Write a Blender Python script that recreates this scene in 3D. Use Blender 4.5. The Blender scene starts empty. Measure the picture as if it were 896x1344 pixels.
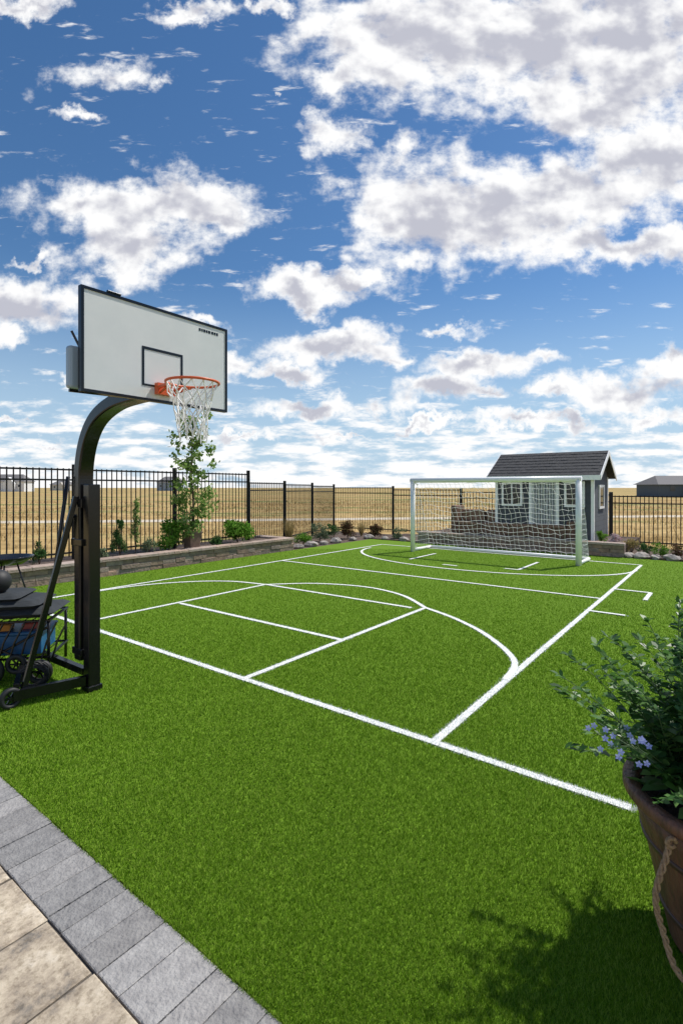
import bpy, math, random
import numpy as np
from mathutils import Vector
random.seed(7); rng=np.random.default_rng(7)
R=math.radians
scene=bpy.context.scene; COL=scene.collection
H=1.8; F=671.0
TH=math.atan2(671,512); C=math.cos(TH); S=math.sin(TH)
def uv(u,v): return (C*u-S*v, S*u+C*v)
def place_v(px,v):
    a=(px-448)/F; Z=v/(C-S*a); return (a*Z,Z)
def place_u(px,u):
    a=(px-448)/F; Z=u/(C*a+S); return (a*Z,Z)

# ---------------------------------------------------------------- materials
def newmat(name):
    m=bpy.data.materials.new(name); m.use_nodes=True
    nt=m.node_tree; return m,nt,nt.nodes['Principled BSDF']
def mat(name,col,rough=.6,metal=0.,noise=0.,nscale=8.,bump=0.,bscale=40.,col2=None,spec=.5,coord='Object',stretch=(1,1,1),island=0.,detail=4.):
    m,nt,b=newmat(name); N=nt.nodes; L=nt.links
    b.inputs['Roughness'].default_value=rough; b.inputs['Metallic'].default_value=metal
    b.inputs['Specular IOR Level'].default_value=spec
    tc=N.new('ShaderNodeTexCoord'); mp=N.new('ShaderNodeMapping'); mp.inputs['Scale'].default_value=stretch
    L.new(tc.outputs[coord],mp.inputs['Vector'])
    c2=col2 if col2 else tuple(x*.5 for x in col)
    n=N.new('ShaderNodeTexNoise'); n.inputs['Scale'].default_value=nscale; n.inputs['Detail'].default_value=detail; n.inputs['Roughness'].default_value=.65
    L.new(mp.outputs[0],n.inputs['Vector'])
    mx=N.new('ShaderNodeMix'); mx.data_type='RGBA'; mx.inputs['A'].default_value=(*col,1); mx.inputs['B'].default_value=(*c2,1)
    mr=N.new('ShaderNodeMapRange'); mr.inputs['From Min'].default_value=.35; mr.inputs['From Max'].default_value=.65; mr.inputs['To Max'].default_value=noise
    L.new(n.outputs['Fac'],mr.inputs['Value']); L.new(mr.outputs[0],mx.inputs['Factor'])
    out=mx.outputs['Result']
    if island>0:
        g=N.new('ShaderNodeNewGeometry'); hs=N.new('ShaderNodeHueSaturation')
        m1=N.new('ShaderNodeMapRange'); m1.inputs['To Min'].default_value=1-island; m1.inputs['To Max'].default_value=1+island
        L.new(g.outputs['Random Per Island'],m1.inputs['Value']); L.new(m1.outputs[0],hs.inputs['Value'])
        m2=N.new('ShaderNodeMath'); m2.operation='MULTIPLY'; m2.inputs[1].default_value=17.3
        m3=N.new('ShaderNodeMath'); m3.operation='FRACT'
        m4=N.new('ShaderNodeMapRange'); m4.inputs['To Min'].default_value=1-1.2*island; m4.inputs['To Max'].default_value=1+.5*island
        L.new(g.outputs['Random Per Island'],m2.inputs[0]); L.new(m2.outputs[0],m3.inputs[0]); L.new(m3.outputs[0],m4.inputs['Value']); L.new(m4.outputs[0],hs.inputs['Saturation'])
        L.new(out,hs.inputs['Color']); out=hs.outputs['Color']
    L.new(out,b.inputs['Base Color'])
    if bump>0:
        n2=N.new('ShaderNodeTexNoise'); n2.inputs['Scale'].default_value=bscale; n2.inputs['Detail'].default_value=4
        L.new(mp.outputs[0],n2.inputs['Vector'])
        bp=N.new('ShaderNodeBump'); bp.inputs['Strength'].default_value=bump; bp.inputs['Distance'].default_value=.02
        L.new(n2.outputs['Fac'],bp.inputs['Height']); L.new(bp.outputs[0],b.inputs['Normal'])
    return m
def leafmat(name,c1,c2,c3,trans=.3,gloss=0.):
    m,nt,b=newmat(name); N=nt.nodes; L=nt.links
    g=N.new('ShaderNodeNewGeometry'); r=N.new('ShaderNodeValToRGB')
    e=r.color_ramp.elements; e[0].color=(*c1,1); e[1].color=(*c3,1); k=e.new(.5); k.color=(*c2,1)
    L.new(g.outputs['Random Per Island'],r.inputs[0])
    if gloss>0:
        L.new(r.outputs[0],b.inputs['Base Color']); b.inputs['Roughness'].default_value=.4; b.inputs['Specular IOR Level'].default_value=gloss; d=b
    else:
        N.remove(b); d=N.new('ShaderNodeBsdfDiffuse'); L.new(r.outputs[0],d.inputs['Color'])
    t=N.new('ShaderNodeBsdfTranslucent'); L.new(r.outputs[0],t.inputs['Color'])
    mx=N.new('ShaderNodeMixShader'); mx.inputs[0].default_value=trans
    L.new(d.outputs[0],mx.inputs[1]); L.new(t.outputs[0],mx.inputs[2]); L.new(mx.outputs[0],N['Material Output'].inputs['Surface'])
    return m
M={}
M['black']=mat('black_powdercoat',(.006,.006,.007),.22,noise=.5,nscale=20,col2=(.010,.010,.010),spec=.45)
M['fence']=mat('fence_black',(.010,.010,.011),.45,spec=.3)
M['white']=mat('white_paint',(.95,.94,.94),.35,noise=.15,nscale=6,col2=(.88,.88,.87))
M['net']=mat('net_cord',(.84,.83,.81),.8)
M['orange']=mat('rim_orange',(.68,.12,.03),.4,noise=.4,col2=(.45,.07,.02))
M['board']=mat('board_face',(.74,.75,.73),.25,noise=.6,nscale=3,col2=(.64,.66,.65))
M['acrylic']=mat('smoked_plastic',(.30,.38,.45),.2)
M['rubber']=mat('rubber',(.012,.012,.013),.6)
M['stone']=mat('wall_stone',(.33,.23,.175),.9,noise=.8,nscale=9,col2=(.18,.125,.10),bump=.8,bscale=25,island=.22)
M['cap']=mat('cap_stone',(.42,.31,.25),.9,noise=.7,nscale=9,col2=(.28,.21,.165),bump=.6,bscale=30,island=.18)
M['rock']=mat('rock',(.42,.38,.34),.9,noise=.9,nscale=5,col2=(.20,.17,.155),bump=.8,bscale=12)
M['mulch']=mat('mulch',(.15,.10,.07),.95,noise=1,nscale=25,col2=(.055,.037,.03),bump=1,bscale=60)
M['paver']=mat('grey_paver',(.33,.315,.30),.85,noise=1.,nscale=16,col2=(.215,.205,.20),bump=.6,bscale=70,island=.20,detail=9)
M['joint']=mat('joint_sand',(.12,.105,.09),.95,noise=.6,nscale=60)
M['shingle']=mat('shingle',(.022,.022,.025),.9,noise=1.,nscale=22,col2=(.085,.085,.09),bump=1.,bscale=30,stretch=(1.5,4,1.5))
M['sofa']=mat('brown_wicker',(.22,.125,.08),.7,noise=.7,nscale=50,col2=(.09,.05,.033),bump=.8,bscale=90)
M['cushion']=mat('brown_cushion',(.28,.165,.115),.9,noise=.5,nscale=6,bump=.3)
M['glass']=mat('window_glass',(.03,.04,.05),.08)
M['wood']=mat('barrel_wood',(.27,.115,.065),.55,noise=1.,nscale=7,col2=(.09,.042,.028),stretch=(1,1,.3),bump=.6,bscale=45,detail=9)
M['rope']=mat('jute_rope',(.46,.29,.17),.9,noise=.8,nscale=80,col2=(.22,.13,.07),bump=.5,bscale=200)
M['soil']=mat('potting_soil',(.03,.02,.015),.95,noise=.8,nscale=60,bump=1)
M['bark']=mat('bark',(.16,.11,.075),.9,noise=.8,nscale=30,bump=.6)
M['terracotta']=mat('brown_pot',(.17,.11,.08),.7,noise=.5,nscale=8,bump=.2)
M['teal']=mat('blue_plastic',(.015,.11,.25),.4,noise=.7,nscale=7)
M['yellow']=mat('orange_cloth',(.60,.24,.04),.8,noise=.5,nscale=9)
M['redp']=mat('red_plastic',(.28,.04,.03),.4)
M['dkfab']=mat('dark_fabric',(.010,.012,.014),.85,noise=.9,nscale=14,col2=(.035,.042,.048),stretch=(1,8,1))
M['housea']=mat('house_wall_pale',(.80,.80,.79),.8,noise=.3); M['houseb']=mat('house_wall_tan',(.6,.56,.5),.8,noise=.3); M['housec']=mat('house_wall_blue',(.30,.36,.43),.8,noise=.3); M['housed']=mat('house_wall_slate',(.10,.125,.155),.8,noise=.3)
M['houseroof']=mat('house_roof',(.20,.19,.19),.9,noise=.5)
M['dirt']=mat('dirt_road',(.62,.54,.43),.95,noise=.8,nscale=1.2,col2=(.45,.37,.25))

def tanmat():
    m,nt,b=newmat('weathered_stone_paver'); N=nt.nodes; L=nt.links
    tc=N.new('ShaderNodeTexCoord')
    def noise(s,d,ro):
        n=N.new('ShaderNodeTexNoise'); n.inputs['Scale'].default_value=s; n.inputs['Detail'].default_value=d; n.inputs['Roughness'].default_value=ro; L.new(tc.outputs['Object'],n.inputs['Vector']); return n.outputs['Fac']
    a=noise(6,10,.72); c=noise(34,6,.7)
    r=N.new('ShaderNodeValToRGB'); e=r.color_ramp.elements; e[0].position=.36; e[0].color=(.20,.175,.145,1); e[1].position=.66; e[1].color=(.66,.57,.45,1); k=e.new(.46); k.color=(.40,.325,.24,1); k=e.new(.55); k.color=(.55,.46,.34,1)
    L.new(a,r.inputs[0])
    r2=N.new('ShaderNodeValToRGB'); r2.color_ramp.elements[0].position=.36; r2.color_ramp.elements[0].color=(.62,.60,.57,1); r2.color_ramp.elements[1].position=.52; r2.color_ramp.elements[1].color=(1,1,1,1); L.new(c,r2.inputs[0])
    mx=N.new('ShaderNodeMix'); mx.data_type='RGBA'; mx.blend_type='MULTIPLY'; mx.inputs['Factor'].default_value=1
    L.new(r.outputs[0],mx.inputs['A']); L.new(r2.outputs[0],mx.inputs['B'])
    g=N.new('ShaderNodeNewGeometry'); m1=N.new('ShaderNodeMapRange'); m1.inputs['To Min'].default_value=.82; m1.inputs['To Max'].default_value=1.12; L.new(g.outputs['Random Per Island'],m1.inputs['Value'])
    hs=N.new('ShaderNodeHueSaturation'); L.new(m1.outputs[0],hs.inputs['Value']); L.new(mx.outputs['Result'],hs.inputs['Color']); L.new(hs.outputs[0],b.inputs['Base Color'])
    bp=N.new('ShaderNodeBump'); bp.inputs['Strength'].default_value=.8; bp.inputs['Distance'].default_value=.012; L.new(a,bp.inputs['Height']); L.new(bp.outputs[0],b.inputs['Normal']); b.inputs['Roughness'].default_value=.85
    return m
M['tan']=tanmat()
def siding():
    m,nt,b=newmat('dark_siding'); N=nt.nodes; L=nt.links
    tc=N.new('ShaderNodeTexCoord'); sp=N.new('ShaderNodeSeparateXYZ'); L.new(tc.outputs['Object'],sp.inputs[0])
    a=N.new('ShaderNodeMath'); a.operation='MULTIPLY'; a.inputs[1].default_value=7.5; L.new(sp.outputs['Z'],a.inputs[0])
    f=N.new('ShaderNodeMath'); f.operation='FRACT'; L.new(a.outputs[0],f.inputs[0])
    bp=N.new('ShaderNodeBump'); bp.invert=True; bp.inputs['Distance'].default_value=.03; L.new(f.outputs[0],bp.inputs['Height']); L.new(bp.outputs[0],b.inputs['Normal'])
    n=N.new('ShaderNodeTexNoise'); n.inputs['Scale'].default_value=4
    r=N.new('ShaderNodeValToRGB'); r.color_ramp.elements[0].color=(.05,.053,.06,1); r.color_ramp.elements[1].color=(.085,.09,.10,1)
    L.new(tc.outputs['Object'],n.inputs['Vector']); L.new(n.outputs[0],r.inputs[0]); L.new(r.outputs[0],b.inputs['Base Color']); b.inputs['Roughness'].default_value=.7
    return m
M['siding']=siding()
def fieldmat():
    m,nt,b=newmat('dry_field'); N=nt.nodes; L=nt.links
    tc=N.new('ShaderNodeTexCoord')
    def noise(s,st,d=4):
        mp=N.new('ShaderNodeMapping'); mp.inputs['Scale'].default_value=st; L.new(tc.outputs['Object'],mp.inputs[0])
        n=N.new('ShaderNodeTexNoise'); n.inputs['Scale'].default_value=s; n.inputs['Detail'].default_value=d; n.inputs['Roughness'].default_value=.7; L.new(mp.outputs[0],n.inputs['Vector']); return n.outputs['Fac']
    a=noise(.10,(.35,1,1),6); c=noise(1.3,(1,1,1),6)
    r=N.new('ShaderNodeValToRGB'); e=r.color_ramp.elements; e[0].position=.40; e[0].color=(.36,.25,.105,1); e[1].position=.60; e[1].color=(.19,.22,.075,1); k=e.new(.50); k.color=(.52,.38,.18,1)
    L.new(a,r.inputs[0])
    r2=N.new('ShaderNodeValToRGB'); r2.color_ramp.elements[0].position=.3; r2.color_ramp.elements[0].color=(.55,.52,.45,1); r2.color_ramp.elements[1].position=.7; r2.color_ramp.elements[1].color=(1.2,1.15,1.08,1); L.new(c,r2.inputs[0])
    mx=N.new('ShaderNodeMix'); mx.data_type='RGBA'; mx.blend_type='MULTIPLY'; mx.inputs['Factor'].default_value=1
    L.new(r.outputs[0],mx.inputs['A']); L.new(r2.outputs[0],mx.inputs['B']); L.new(mx.outputs['Result'],b.inputs['Base Color'])
    b.inputs['Roughness'].default_value=.95; b.inputs['Specular IOR Level'].default_value=.1
    return m
M['field']=fieldmat()
def turfmat():
    m,nt,b=newmat('turf_backing'); N=nt.nodes; L=nt.links
    tc=N.new('ShaderNodeTexCoord')
    n=N.new('ShaderNodeTexNoise'); n.inputs['Scale'].default_value=90; n.inputs['Detail'].default_value=6; n.inputs['Roughness'].default_value=.8
    L.new(tc.outputs['Object'],n.inputs['Vector'])
    r=N.new('ShaderNodeValToRGB'); e=r.color_ramp.elements; e[0].position=.35; e[0].color=(.065,.135,.008,1); e[1].position=.68; e[1].color=(.20,.33,.028,1)
    L.new(n.outputs[0],r.inputs[0]); L.new(r.outputs[0],b.inputs['Base Color'])
    b.inputs['Roughness'].default_value=.9; b.inputs['Specular IOR Level'].default_value=.1
    return m
M['turf']=turfmat()
M['leafbright']=leafmat('leaf_bright',(.07,.17,.02),(.14,.30,.04),(.24,.40,.07))
M['leafdark']=leafmat('leaf_dark',(.03,.08,.025),(.055,.13,.04),(.10,.19,.06),.2)
M['leafgrey']=leafmat('leaf_grey',(.10,.14,.07),(.16,.21,.12),(.24,.27,.16),.2)
M['leafvine']=leafmat('leaf_vine',(.10,.20,.045),(.23,.35,.09),(.40,.48,.19),.4)
M['leafred']=leafmat('leaf_red',(.10,.04,.035),(.15,.075,.05),(.13,.14,.05),.2)
M['leafgold']=leafmat('leaf_gold',(.35,.25,.10),(.48,.36,.17),(.28,.27,.09),.2)
M['leafpot']=leafmat('leaf_planter',(.035,.10,.022),(.08,.19,.042),(.17,.30,.09),.38,.35)
M['petal']=leafmat('petal_blue',(.34,.38,.82),(.42,.47,.88),(.54,.58,.92),.3)
M['petalw']=leafmat('petal_pale',(.6,.45,.5),(.65,.6,.6),(.5,.2,.25),.3)
M['blade']=leafmat('turf_blade',(.075,.165,.008),(.175,.325,.016),(.40,.53,.09),.32)
M['wblade']=leafmat('turf_blade_white',(.80,.80,.78),(.88,.88,.87),(.93,.93,.92),.3)
M['dryblade']=leafmat('dry_blade',(.34,.25,.10),(.52,.38,.18),(.64,.50,.28),.3)

# ---------------------------------------------------------------- mesh helpers
def linkobj(name,me,m,parent=None,loc=(0,0,0),rotz=0.):
    o=bpy.data.objects.new(name,me); COL.objects.link(o); me.materials.append(m)
    o.location=loc; o.rotation_euler=(0,0,rotz)
    if parent: o.parent=parent
    return o
class MB:
    def __init__(s): s.v=[]; s.f=[]
    def add(s,vs,fs):
        n=len(s.v); s.v+= [tuple(p) for p in vs]; s.f+=[tuple(i+n for i in f) for f in fs]; return s
    def box(s,x0,x1,y0,y1,z0,z1,ch=0.):
        vs=[(x0,y0,z0),(x1,y0,z0),(x1,y1,z0),(x0,y1,z0)]
        if ch>0:
            vs+=[(x0,y0,z1-ch),(x1,y0,z1-ch),(x1,y1,z1-ch),(x0,y1,z1-ch),(x0+ch,y0+ch,z1),(x1-ch,y0+ch,z1),(x1-ch,y1-ch,z1),(x0+ch,y1-ch,z1)]
            fs=[(3,2,1,0)]+[(i,(i+1)%4,4+(i+1)%4,4+i) for i in range(4)]+[(4+i,4+(i+1)%4,8+(i+1)%4,8+i) for i in range(4)]+[(8,9,10,11)]
        else:
            vs+=[(x0,y0,z1),(x1,y0,z1),(x1,y1,z1),(x0,y1,z1)]
            fs=[(3,2,1,0),(4,5,6,7)]+[(i,(i+1)%4,4+(i+1)%4,4+i) for i in range(4)]
        return s.add(vs,fs)
    def tube(s,pts,r,n=8,cap=True,sq=None,closed=False):
        P=[Vector(p) for p in pts]; k=len(P); rs=r if isinstance(r,(list,tuple)) else [r]*k
        vs=[]; a=None
        for i in range(k):
            if closed: t=P[(i+1)%k]-P[i-1]
            else: t=P[min(i+1,k-1)]-P[max(i-1,0)]
            if t.length<1e-9: t=Vector((0,0,1))
            t.normalize()
            if a is None:
                a=t.cross(Vector((0,0,1)))
                if a.length<.1: a=Vector((0,1,0)) 
                a=(a-t*a.dot(t)).normalized()
            else:
                a=(a-t*a.dot(t))
                a=a.normalized() if a.length>1e-6 else t.orthogonal().normalized()
            b=t.cross(a)
            for j in range(n):
                an=2*math.pi*(j+.5)/n
                if sq: w,h=sq; ca,sa=math.cos(an),math.sin(an); vs.append(P[i]+a*(w*(1 if ca>0 else -1))+b*(h*(1 if sa>0 else -1)))
                else: vs.append(P[i]+(a*math.cos(an)+b*math.sin(an))*rs[i])
        fs=[]
        for i in range(k if closed else k-1):
            i2=(i+1)%k
            for j in range(n): fs.append((i*n+j,i*n+(j+1)%n,i2*n+(j+1)%n,i2*n+j))
        if cap and not closed: fs.append(tuple(range(n-1,-1,-1))); fs.append(tuple((k-1)*n+j for j in range(n)))
        return s.add(vs,fs)
    def bar(s,p,q,w,h): return s.tube([p,q],0,4,True,(w/2,h/2))
    def lathe(s,prof,c=(0,0,0),n=32,cap=True):
        vs=[]; fs=[]
        for (r,z) in prof:
            for j in range(n):
                a=2*math.pi*j/n; vs.append((c[0]+r*math.cos(a),c[1]+r*math.sin(a),c[2]+z))
        for i in range(len(prof)-1):
            for j in range(n): fs.append((i*n+j,i*n+(j+1)%n,(i+1)*n+(j+1)%n,(i+1)*n+j))
        if cap: fs.append(tuple(range(n-1,-1,-1))); fs.append(tuple((len(prof)-1)*n+j for j in range(n)))
        return s.add(vs,fs)
    def build(s,name,m,parent=None,loc=(0,0,0),rotz=0.,smooth=False,bevel=0.):
        me=bpy.data.meshes.new(name); me.from_pydata(s.v,[],s.f); me.update()
        if smooth: me.polygons.foreach_set('use_smooth',[True]*len(me.polygons))
        o=linkobj(name,me,m,parent,loc,rotz)
        if bevel>0:
            b=o.modifiers.new('bevel','BEVEL'); b.width=bevel; b.segments=2; b.limit_method='ANGLE'
        return o
def thing(name,label,cat,loc=(0,0,0),rotz=0.,group=None):
    o=bpy.data.objects.new(name,None); COL.objects.link(o); o.location=loc; o.rotation_euler=(0,0,rotz)
    o['label']=label; o['category']=cat
    if group: o['group']=group
    return o
def tag(o,label,cat,group=None):
    o['label']=label; o['category']=cat
    if group: o['group']=group
    return o
def struct(o): o['kind']='structure'; return o
def npmesh(name,verts,k,m,parent=None,loc=(0,0,0)):
    nv=len(verts); nf=nv//k
    me=bpy.data.meshes.new(name)
    me.vertices.add(nv); me.vertices.foreach_set('co',np.ascontiguousarray(verts,dtype=np.float32).ravel())
    me.loops.add(nv); me.loops.foreach_set('vertex_index',np.arange(nv,dtype=np.int32))
    me.polygons.add(nf); me.polygons.foreach_set('loop_start',np.arange(0,nv,k,dtype=np.int32)); me.polygons.foreach_set('loop_total',np.full(nf,k,dtype=np.int32))
    me.update(calc_edges=True)
    return linkobj(name,me,m,parent,loc)
def leaves(name,pos,size,m,parent,aspect=.5,updir=.3,loc=(0,0,0)):
    n=len(pos); d=rng.normal(size=(n,3))
    d[:,2]+=updir; d/=np.linalg.norm(d,axis=1)[:,None]
    s=rng.normal(size=(n,3)); s-=d*(s*d).sum(1)[:,None]; s/=np.linalg.norm(s,axis=1)[:,None]
    L=(size*(.6+.8*rng.random(n)))[:,None]
    nn=np.cross(d,s)
    V=np.empty((n,4,3)); V[:,0]=pos; V[:,1]=pos+d*L*.45+s*L*aspect*.5+nn*L*.06; V[:,2]=pos+d*L; V[:,3]=pos+d*L*.45-s*L*aspect*.5+nn*L*.06
    return npmesh(name,V.reshape(-1,3),4,m,parent,loc)
CT=TH
# ================================================================ SETTING
def sheet(name,pts,z,m,rotz=0.):
    me=bpy.data.meshes.new(name); me.from_pydata([(x,y,z) for x,y in pts],[],[tuple(range(len(pts)))]); me.update()
    return struct(linkobj(name,me,m,None,(0,0,0),rotz))
sheet('ground',[(-3000,-300),(3000,-300),(3000,4000),(-3000,4000)],-.06,M['field'])
sheet('turf',[(1.25,-5),(14.85,-5),(14.85,10.05),(1.25,10.05)],0,M['turf'],CT)
sheet('patio_bed',[(-4,-6),(1.25,-6),(1.25,10.05),(-4,10.05)],-.009,M['joint'],CT)
sheet('mulch_strip',[(10.9,10.052),(16.9,10.052),(16.9,13.3),(10.9,11.6)],-.01,M['mulch'],CT)
mb=MB()
L_=[];R_=[]
for i in range(41):
    x=-70+i*4.; y=30+2.2*math.sin(x*.05)+x*.05
    L_.append((x,y-.9)); R_.append((x,y+1.2))
for i in range(40): mb.add([(*L_[i],-.055),(*L_[i+1],-.055),(*R_[i+1],-.055),(*R_[i],-.055)],[(0,1,2,3)])
struct(mb.build('dirt_road',M['dirt']))
def slab(mb,x0,x1,y0,y1,zt,jit,ch):
    j=[random.uniform(.001,jit) for _ in range(8)]
    q4=[(x0+j[0],y0+j[1]),(x1-j[2],y0+j[3]),(x1-j[4],y1-j[5]),(x0+j[6],y1-j[7])]
    cx_=(x0+x1)/2; cy_=(y0+y1)/2
    vs=[(p[0],p[1],-.05) for p in q4]+[(p[0],p[1],zt-ch*.7) for p in q4]+[(p[0]+ch*(1 if p[0]<cx_ else -1),p[1]+ch*(1 if p[1]<cy_ else -1),zt) for p in q4]
    mb.add(vs,[(3,2,1,0)]+[(i,(i+1)%4,4+(i+1)%4,4+i) for i in range(4)]+[(4+i,4+(i+1)%4,8+(i+1)%4,8+i) for i in range(4)]+[(8,9,10,11)])
mb=MB(); v=-3.
while v<10:
    w=random.choice([.12,.145,.19,.145])
    slab(mb,.955,1.245,v,v+w,.003+random.uniform(-.002,.002),.003,.004); v+=w
struct(mb.build('paver_border',M['paver'],rotz=CT))
mb=MB(); u=.955
while u>-1.6:
    h=random.choice([.24,.34,.30]); v=-2.5-random.random()*.3
    while v<10:
        w=random.choice([.26,.38,.50])
        slab(mb,u-h,u,v,v+w,.003+random.uniform(-.004,.003),.010,.007); v+=w
    u-=h
struct(mb.build('patio_pavers',M['tan'],rotz=CT))

def cat(pts,n=10):
    out=[]; P=[pts[0]]+pts+[pts[-1]]
    for i in range(1,len(P)-2):
        p0,p1,p2,p3=[np.array(q) for q in P[i-1:i+3]]
        for k in range(n):
            t=k/n; out.append(tuple(.5*((2*p1)+(-p0+p2)*t+(2*p0-5*p1+4*p2-p3)*t*t+(-p0+3*p1-3*p2+p3)*t**3)))
    out.append(tuple(pts[-1])); return out
ell=[(12.65-2.25*math.sin(math.pi*i/28),5.1+3.45*math.cos(math.pi*i/28)) for i in range(29)]
lines=[
 [(3.26,.45),(3.26,9.6)],[(3.26,1.67),(13.6,1.67)],[(3.26,3.64),(6.80,3.64)],[(4.79,3.64),(4.79,6.80)],
 [(3.26,6.86),(6.66,6.86)],[(6.68,6.86),(6.70,3.80)],
 cat([(4.72,1.68),(5.31,1.80),(6.0,2.36),(6.5,3.0),(6.83,3.64)]),
 cat([(6.83,3.64),(7.4,4.4),(7.6,5.28),(7.3,6.2),(6.66,6.86)]),
 cat([(6.66,6.86),(6.5,7.6),(6.0,8.2),(5.2,8.62),(4.2,8.74)]),
 [(3.26,8.78),(13.6,8.78)],[(9.1,1.67),(9.1,8.78)],[(13.6,1.67),(13.6,8.78)],
 ell,[(11.2,3.7),(12.6,3.7)],[(11.2,3.7),(11.2,4.0)],[(11.2,6.4),(12.6,6.4)],
 [(8.1,1.67),(8.1,1.19)],[(10.1,1.67),(10.1,1.1)],[(10.1,1.1),(9.4,1.1)],
 [(10.9,5.0),(10.9,5.35)],
]
HW=.036; HS=.031
mb=MB()
for li,L_ in enumerate(lines):
    z=.007+li*.0004; n=len(L_); vs=[]
    for i,(u,v) in enumerate(L_):
        p0=L_[max(i-1,0)]; p1=L_[min(i+1,n-1)]; d=np.array([p1[0]-p0[0],p1[1]-p0[1]]); d=d/np.linalg.norm(d)
        vs+=[(u-d[1]*HS,v+d[0]*HS,z),(u+d[1]*HS,v-d[0]*HS,z)]
    mb.add(vs,[(2*i,2*i+1,2*i+3,2*i+2) for i in range(n-1)])
mlw=mat('line_white',(.86,.86,.85),.8,noise=.5,nscale=90,col2=(.60,.64,.55),bump=.3,bscale=150)
struct(mb.build('court_lines',mlw,rotz=CT))
# ---- turf blades
N_=1000000
r=np.exp(rng.uniform(math.log(1.45),math.log(15.),N_)); th=rng.uniform(R(-39),R(39),N_)
X=r*np.sin(th); Y=r*np.cos(th); U=C*X+S*Y; V=-S*X+C*Y
ok=(U>1.235)&(U<14.84)&(V<10.04)&(V>-5)
X,Y,U,V,r=[q[ok] for q in (X,Y,U,V,r)]
dmin=np.full(len(X),9.)
for L_ in lines:
    for (a,b) in zip(L_[:-1],L_[1:]):
        ab=np.array(b)-np.array(a); l2=(ab**2).sum()
        if l2<1e-9: continue
        t=np.clip(((U-a[0])*ab[0]+(V-a[1])*ab[1])/l2,0,1)
        dmin=np.minimum(dmin,np.hypot(U-a[0]-t*ab[0],V-a[1]-t*ab[1]))
white=dmin<HW+rng.normal(size=len(X))*.008
def blades(sel,name,m,hgt,wid):
    x,y,rr=X[sel],Y[sel],r[sel]; n=len(x); a=rng.uniform(0,2*math.pi,n); w=wid*(.7+.6*rng.random(n))*np.clip(rr/2.6,.75,2.2)
    h=hgt*(.6+.6*rng.random(n)); ln=h*rng.uniform(.05,.8,n); la=rng.uniform(0,2*math.pi,n)
    lx=np.cos(la)*ln; ly=np.sin(la)*ln
    Vv=np.empty((n,3,3)); dx=np.cos(a)*w; dy=np.sin(a)*w
    Vv[:,0]=np.stack([x-dx,y-dy,np.full(n,-.001)],1); Vv[:,1]=np.stack([x+dx,y+dy,np.full(n,-.001)],1); Vv[:,2]=np.stack([x+lx,y+ly,h],1)
    o=npmesh(name,Vv.reshape(-1,3),3,m); o['kind']='stuff'; return o
blades(~white,'grass',M['blade'],.019,.0017)
blades(white,'line_grass',M['wblade'],.018,.0026)
tag(bpy.data.objects['grass'],'short green artificial grass pile covering the sports court','grass')
tag(bpy.data.objects['line_grass'],'white artificial grass pile forming the court line markings','grass')
# ---- dry grass
n=60000
rr=np.exp(rng.uniform(math.log(11),math.log(75),n)); th=rng.uniform(R(-42),R(42),n)
x=rr*np.sin(th); y=rr*np.cos(th); u_=C*x+S*y; v_=-S*x+C*y
cl=np.sin(x*.9+np.sin(y*.6)*2)*np.sin(y*.5+np.sin(x*.4)*2)
ok=((v_>11.3)&(u_<9.9))|((u_>18.2))|((v_>14)); ok&=(cl+rng.normal(size=n)*.45>.15)
yr=30+2.2*np.sin(x*.05)+x*.05; ok&=~((y>yr-1.3)&(y<yr+1.6))
x,y,rr=x[ok],y[ok],rr[ok]; n=len(x); a=rng.uniform(0,6.28,n); w=.006*rr/11; h=rng.uniform(.08,.30,n); lx=rng.normal(size=n)*.08; ly=rng.normal(size=n)*.08
Vv=np.empty((n,3,3)); Vv[:,0]=np.stack([x-np.cos(a)*w,y-np.sin(a)*w,np.full(n,-.06)],1); Vv[:,1]=np.stack([x+np.cos(a)*w,y+np.sin(a)*w,np.full(n,-.06)],1); Vv[:,2]=np.stack([x+lx,y+ly,h-.06],1)
o=npmesh('prairie_grass',Vv.reshape(-1,3),3,M['dryblade']); o['kind']='stuff'; tag(o,'golden dry prairie grass on the open field beyond the fence','grass')

mb=MB(); mb.box(-2,10.62,10.30,11.5,-.05,.31); struct(mb.build('planting_bed',M['mulch'],rotz=CT))
mb=MB(); mb.box(15.12,17.6,2.2,8.2,-.05,.31); struct(mb.build('planting_bed',M['mulch'],rotz=CT))
mb=MB(); mb.box(14.88,17.2,-5,2.18,-.05,.05); struct(mb.build('planting_bed',M['mulch'],rotz=CT))
mb=MB(); mb.box(14.88,17.2,8.22,10.04,-.05,.03); struct(mb.build('planting_bed',M['mulch'],rotz=CT))
def stonewall(label,segs,hcourse=.1,nc=3):
    t=thing('stone_wall',label,'wall',(0,0,0),CT)
    b=MB(); cp=MB()
    for (axis,c0,c1,s0,s1) in segs:
        for k in range(nc):
            s=s0-(random.random()*.2 if k%2 else 0)
            while s<s1:
                w=random.uniform(.22,.42); a=max(s,s0); e=min(s+w,s1)
                if e-a>.04:
                    j=random.uniform(-.012,.012)
                    if axis=='u': b.box(a+.003,e-.003,c0+j,c1,k*hcourse,(k+1)*hcourse-.004,.012)
                    else: b.box(c0+j,c1,a+.003,e-.003,k*hcourse,(k+1)*hcourse-.004,.012)
                s+=w
        s=s0
        while s<s1:
            w=random.uniform(.35,.5); e=min(s+w,s1)
            z0=nc*hcourse; z1=z0+.06
            if axis=='u': cp.box(s+.003,e-.003,c0-.035,c1+.01,z0,z1,.01)
            else: cp.box(c0-.035,c1+.01,s+.003,e-.003,z0,z1,.01)
            s+=w
    b.build('block_course',M['stone'],t); cp.build('cap_stone',M['cap'],t); return t
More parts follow.
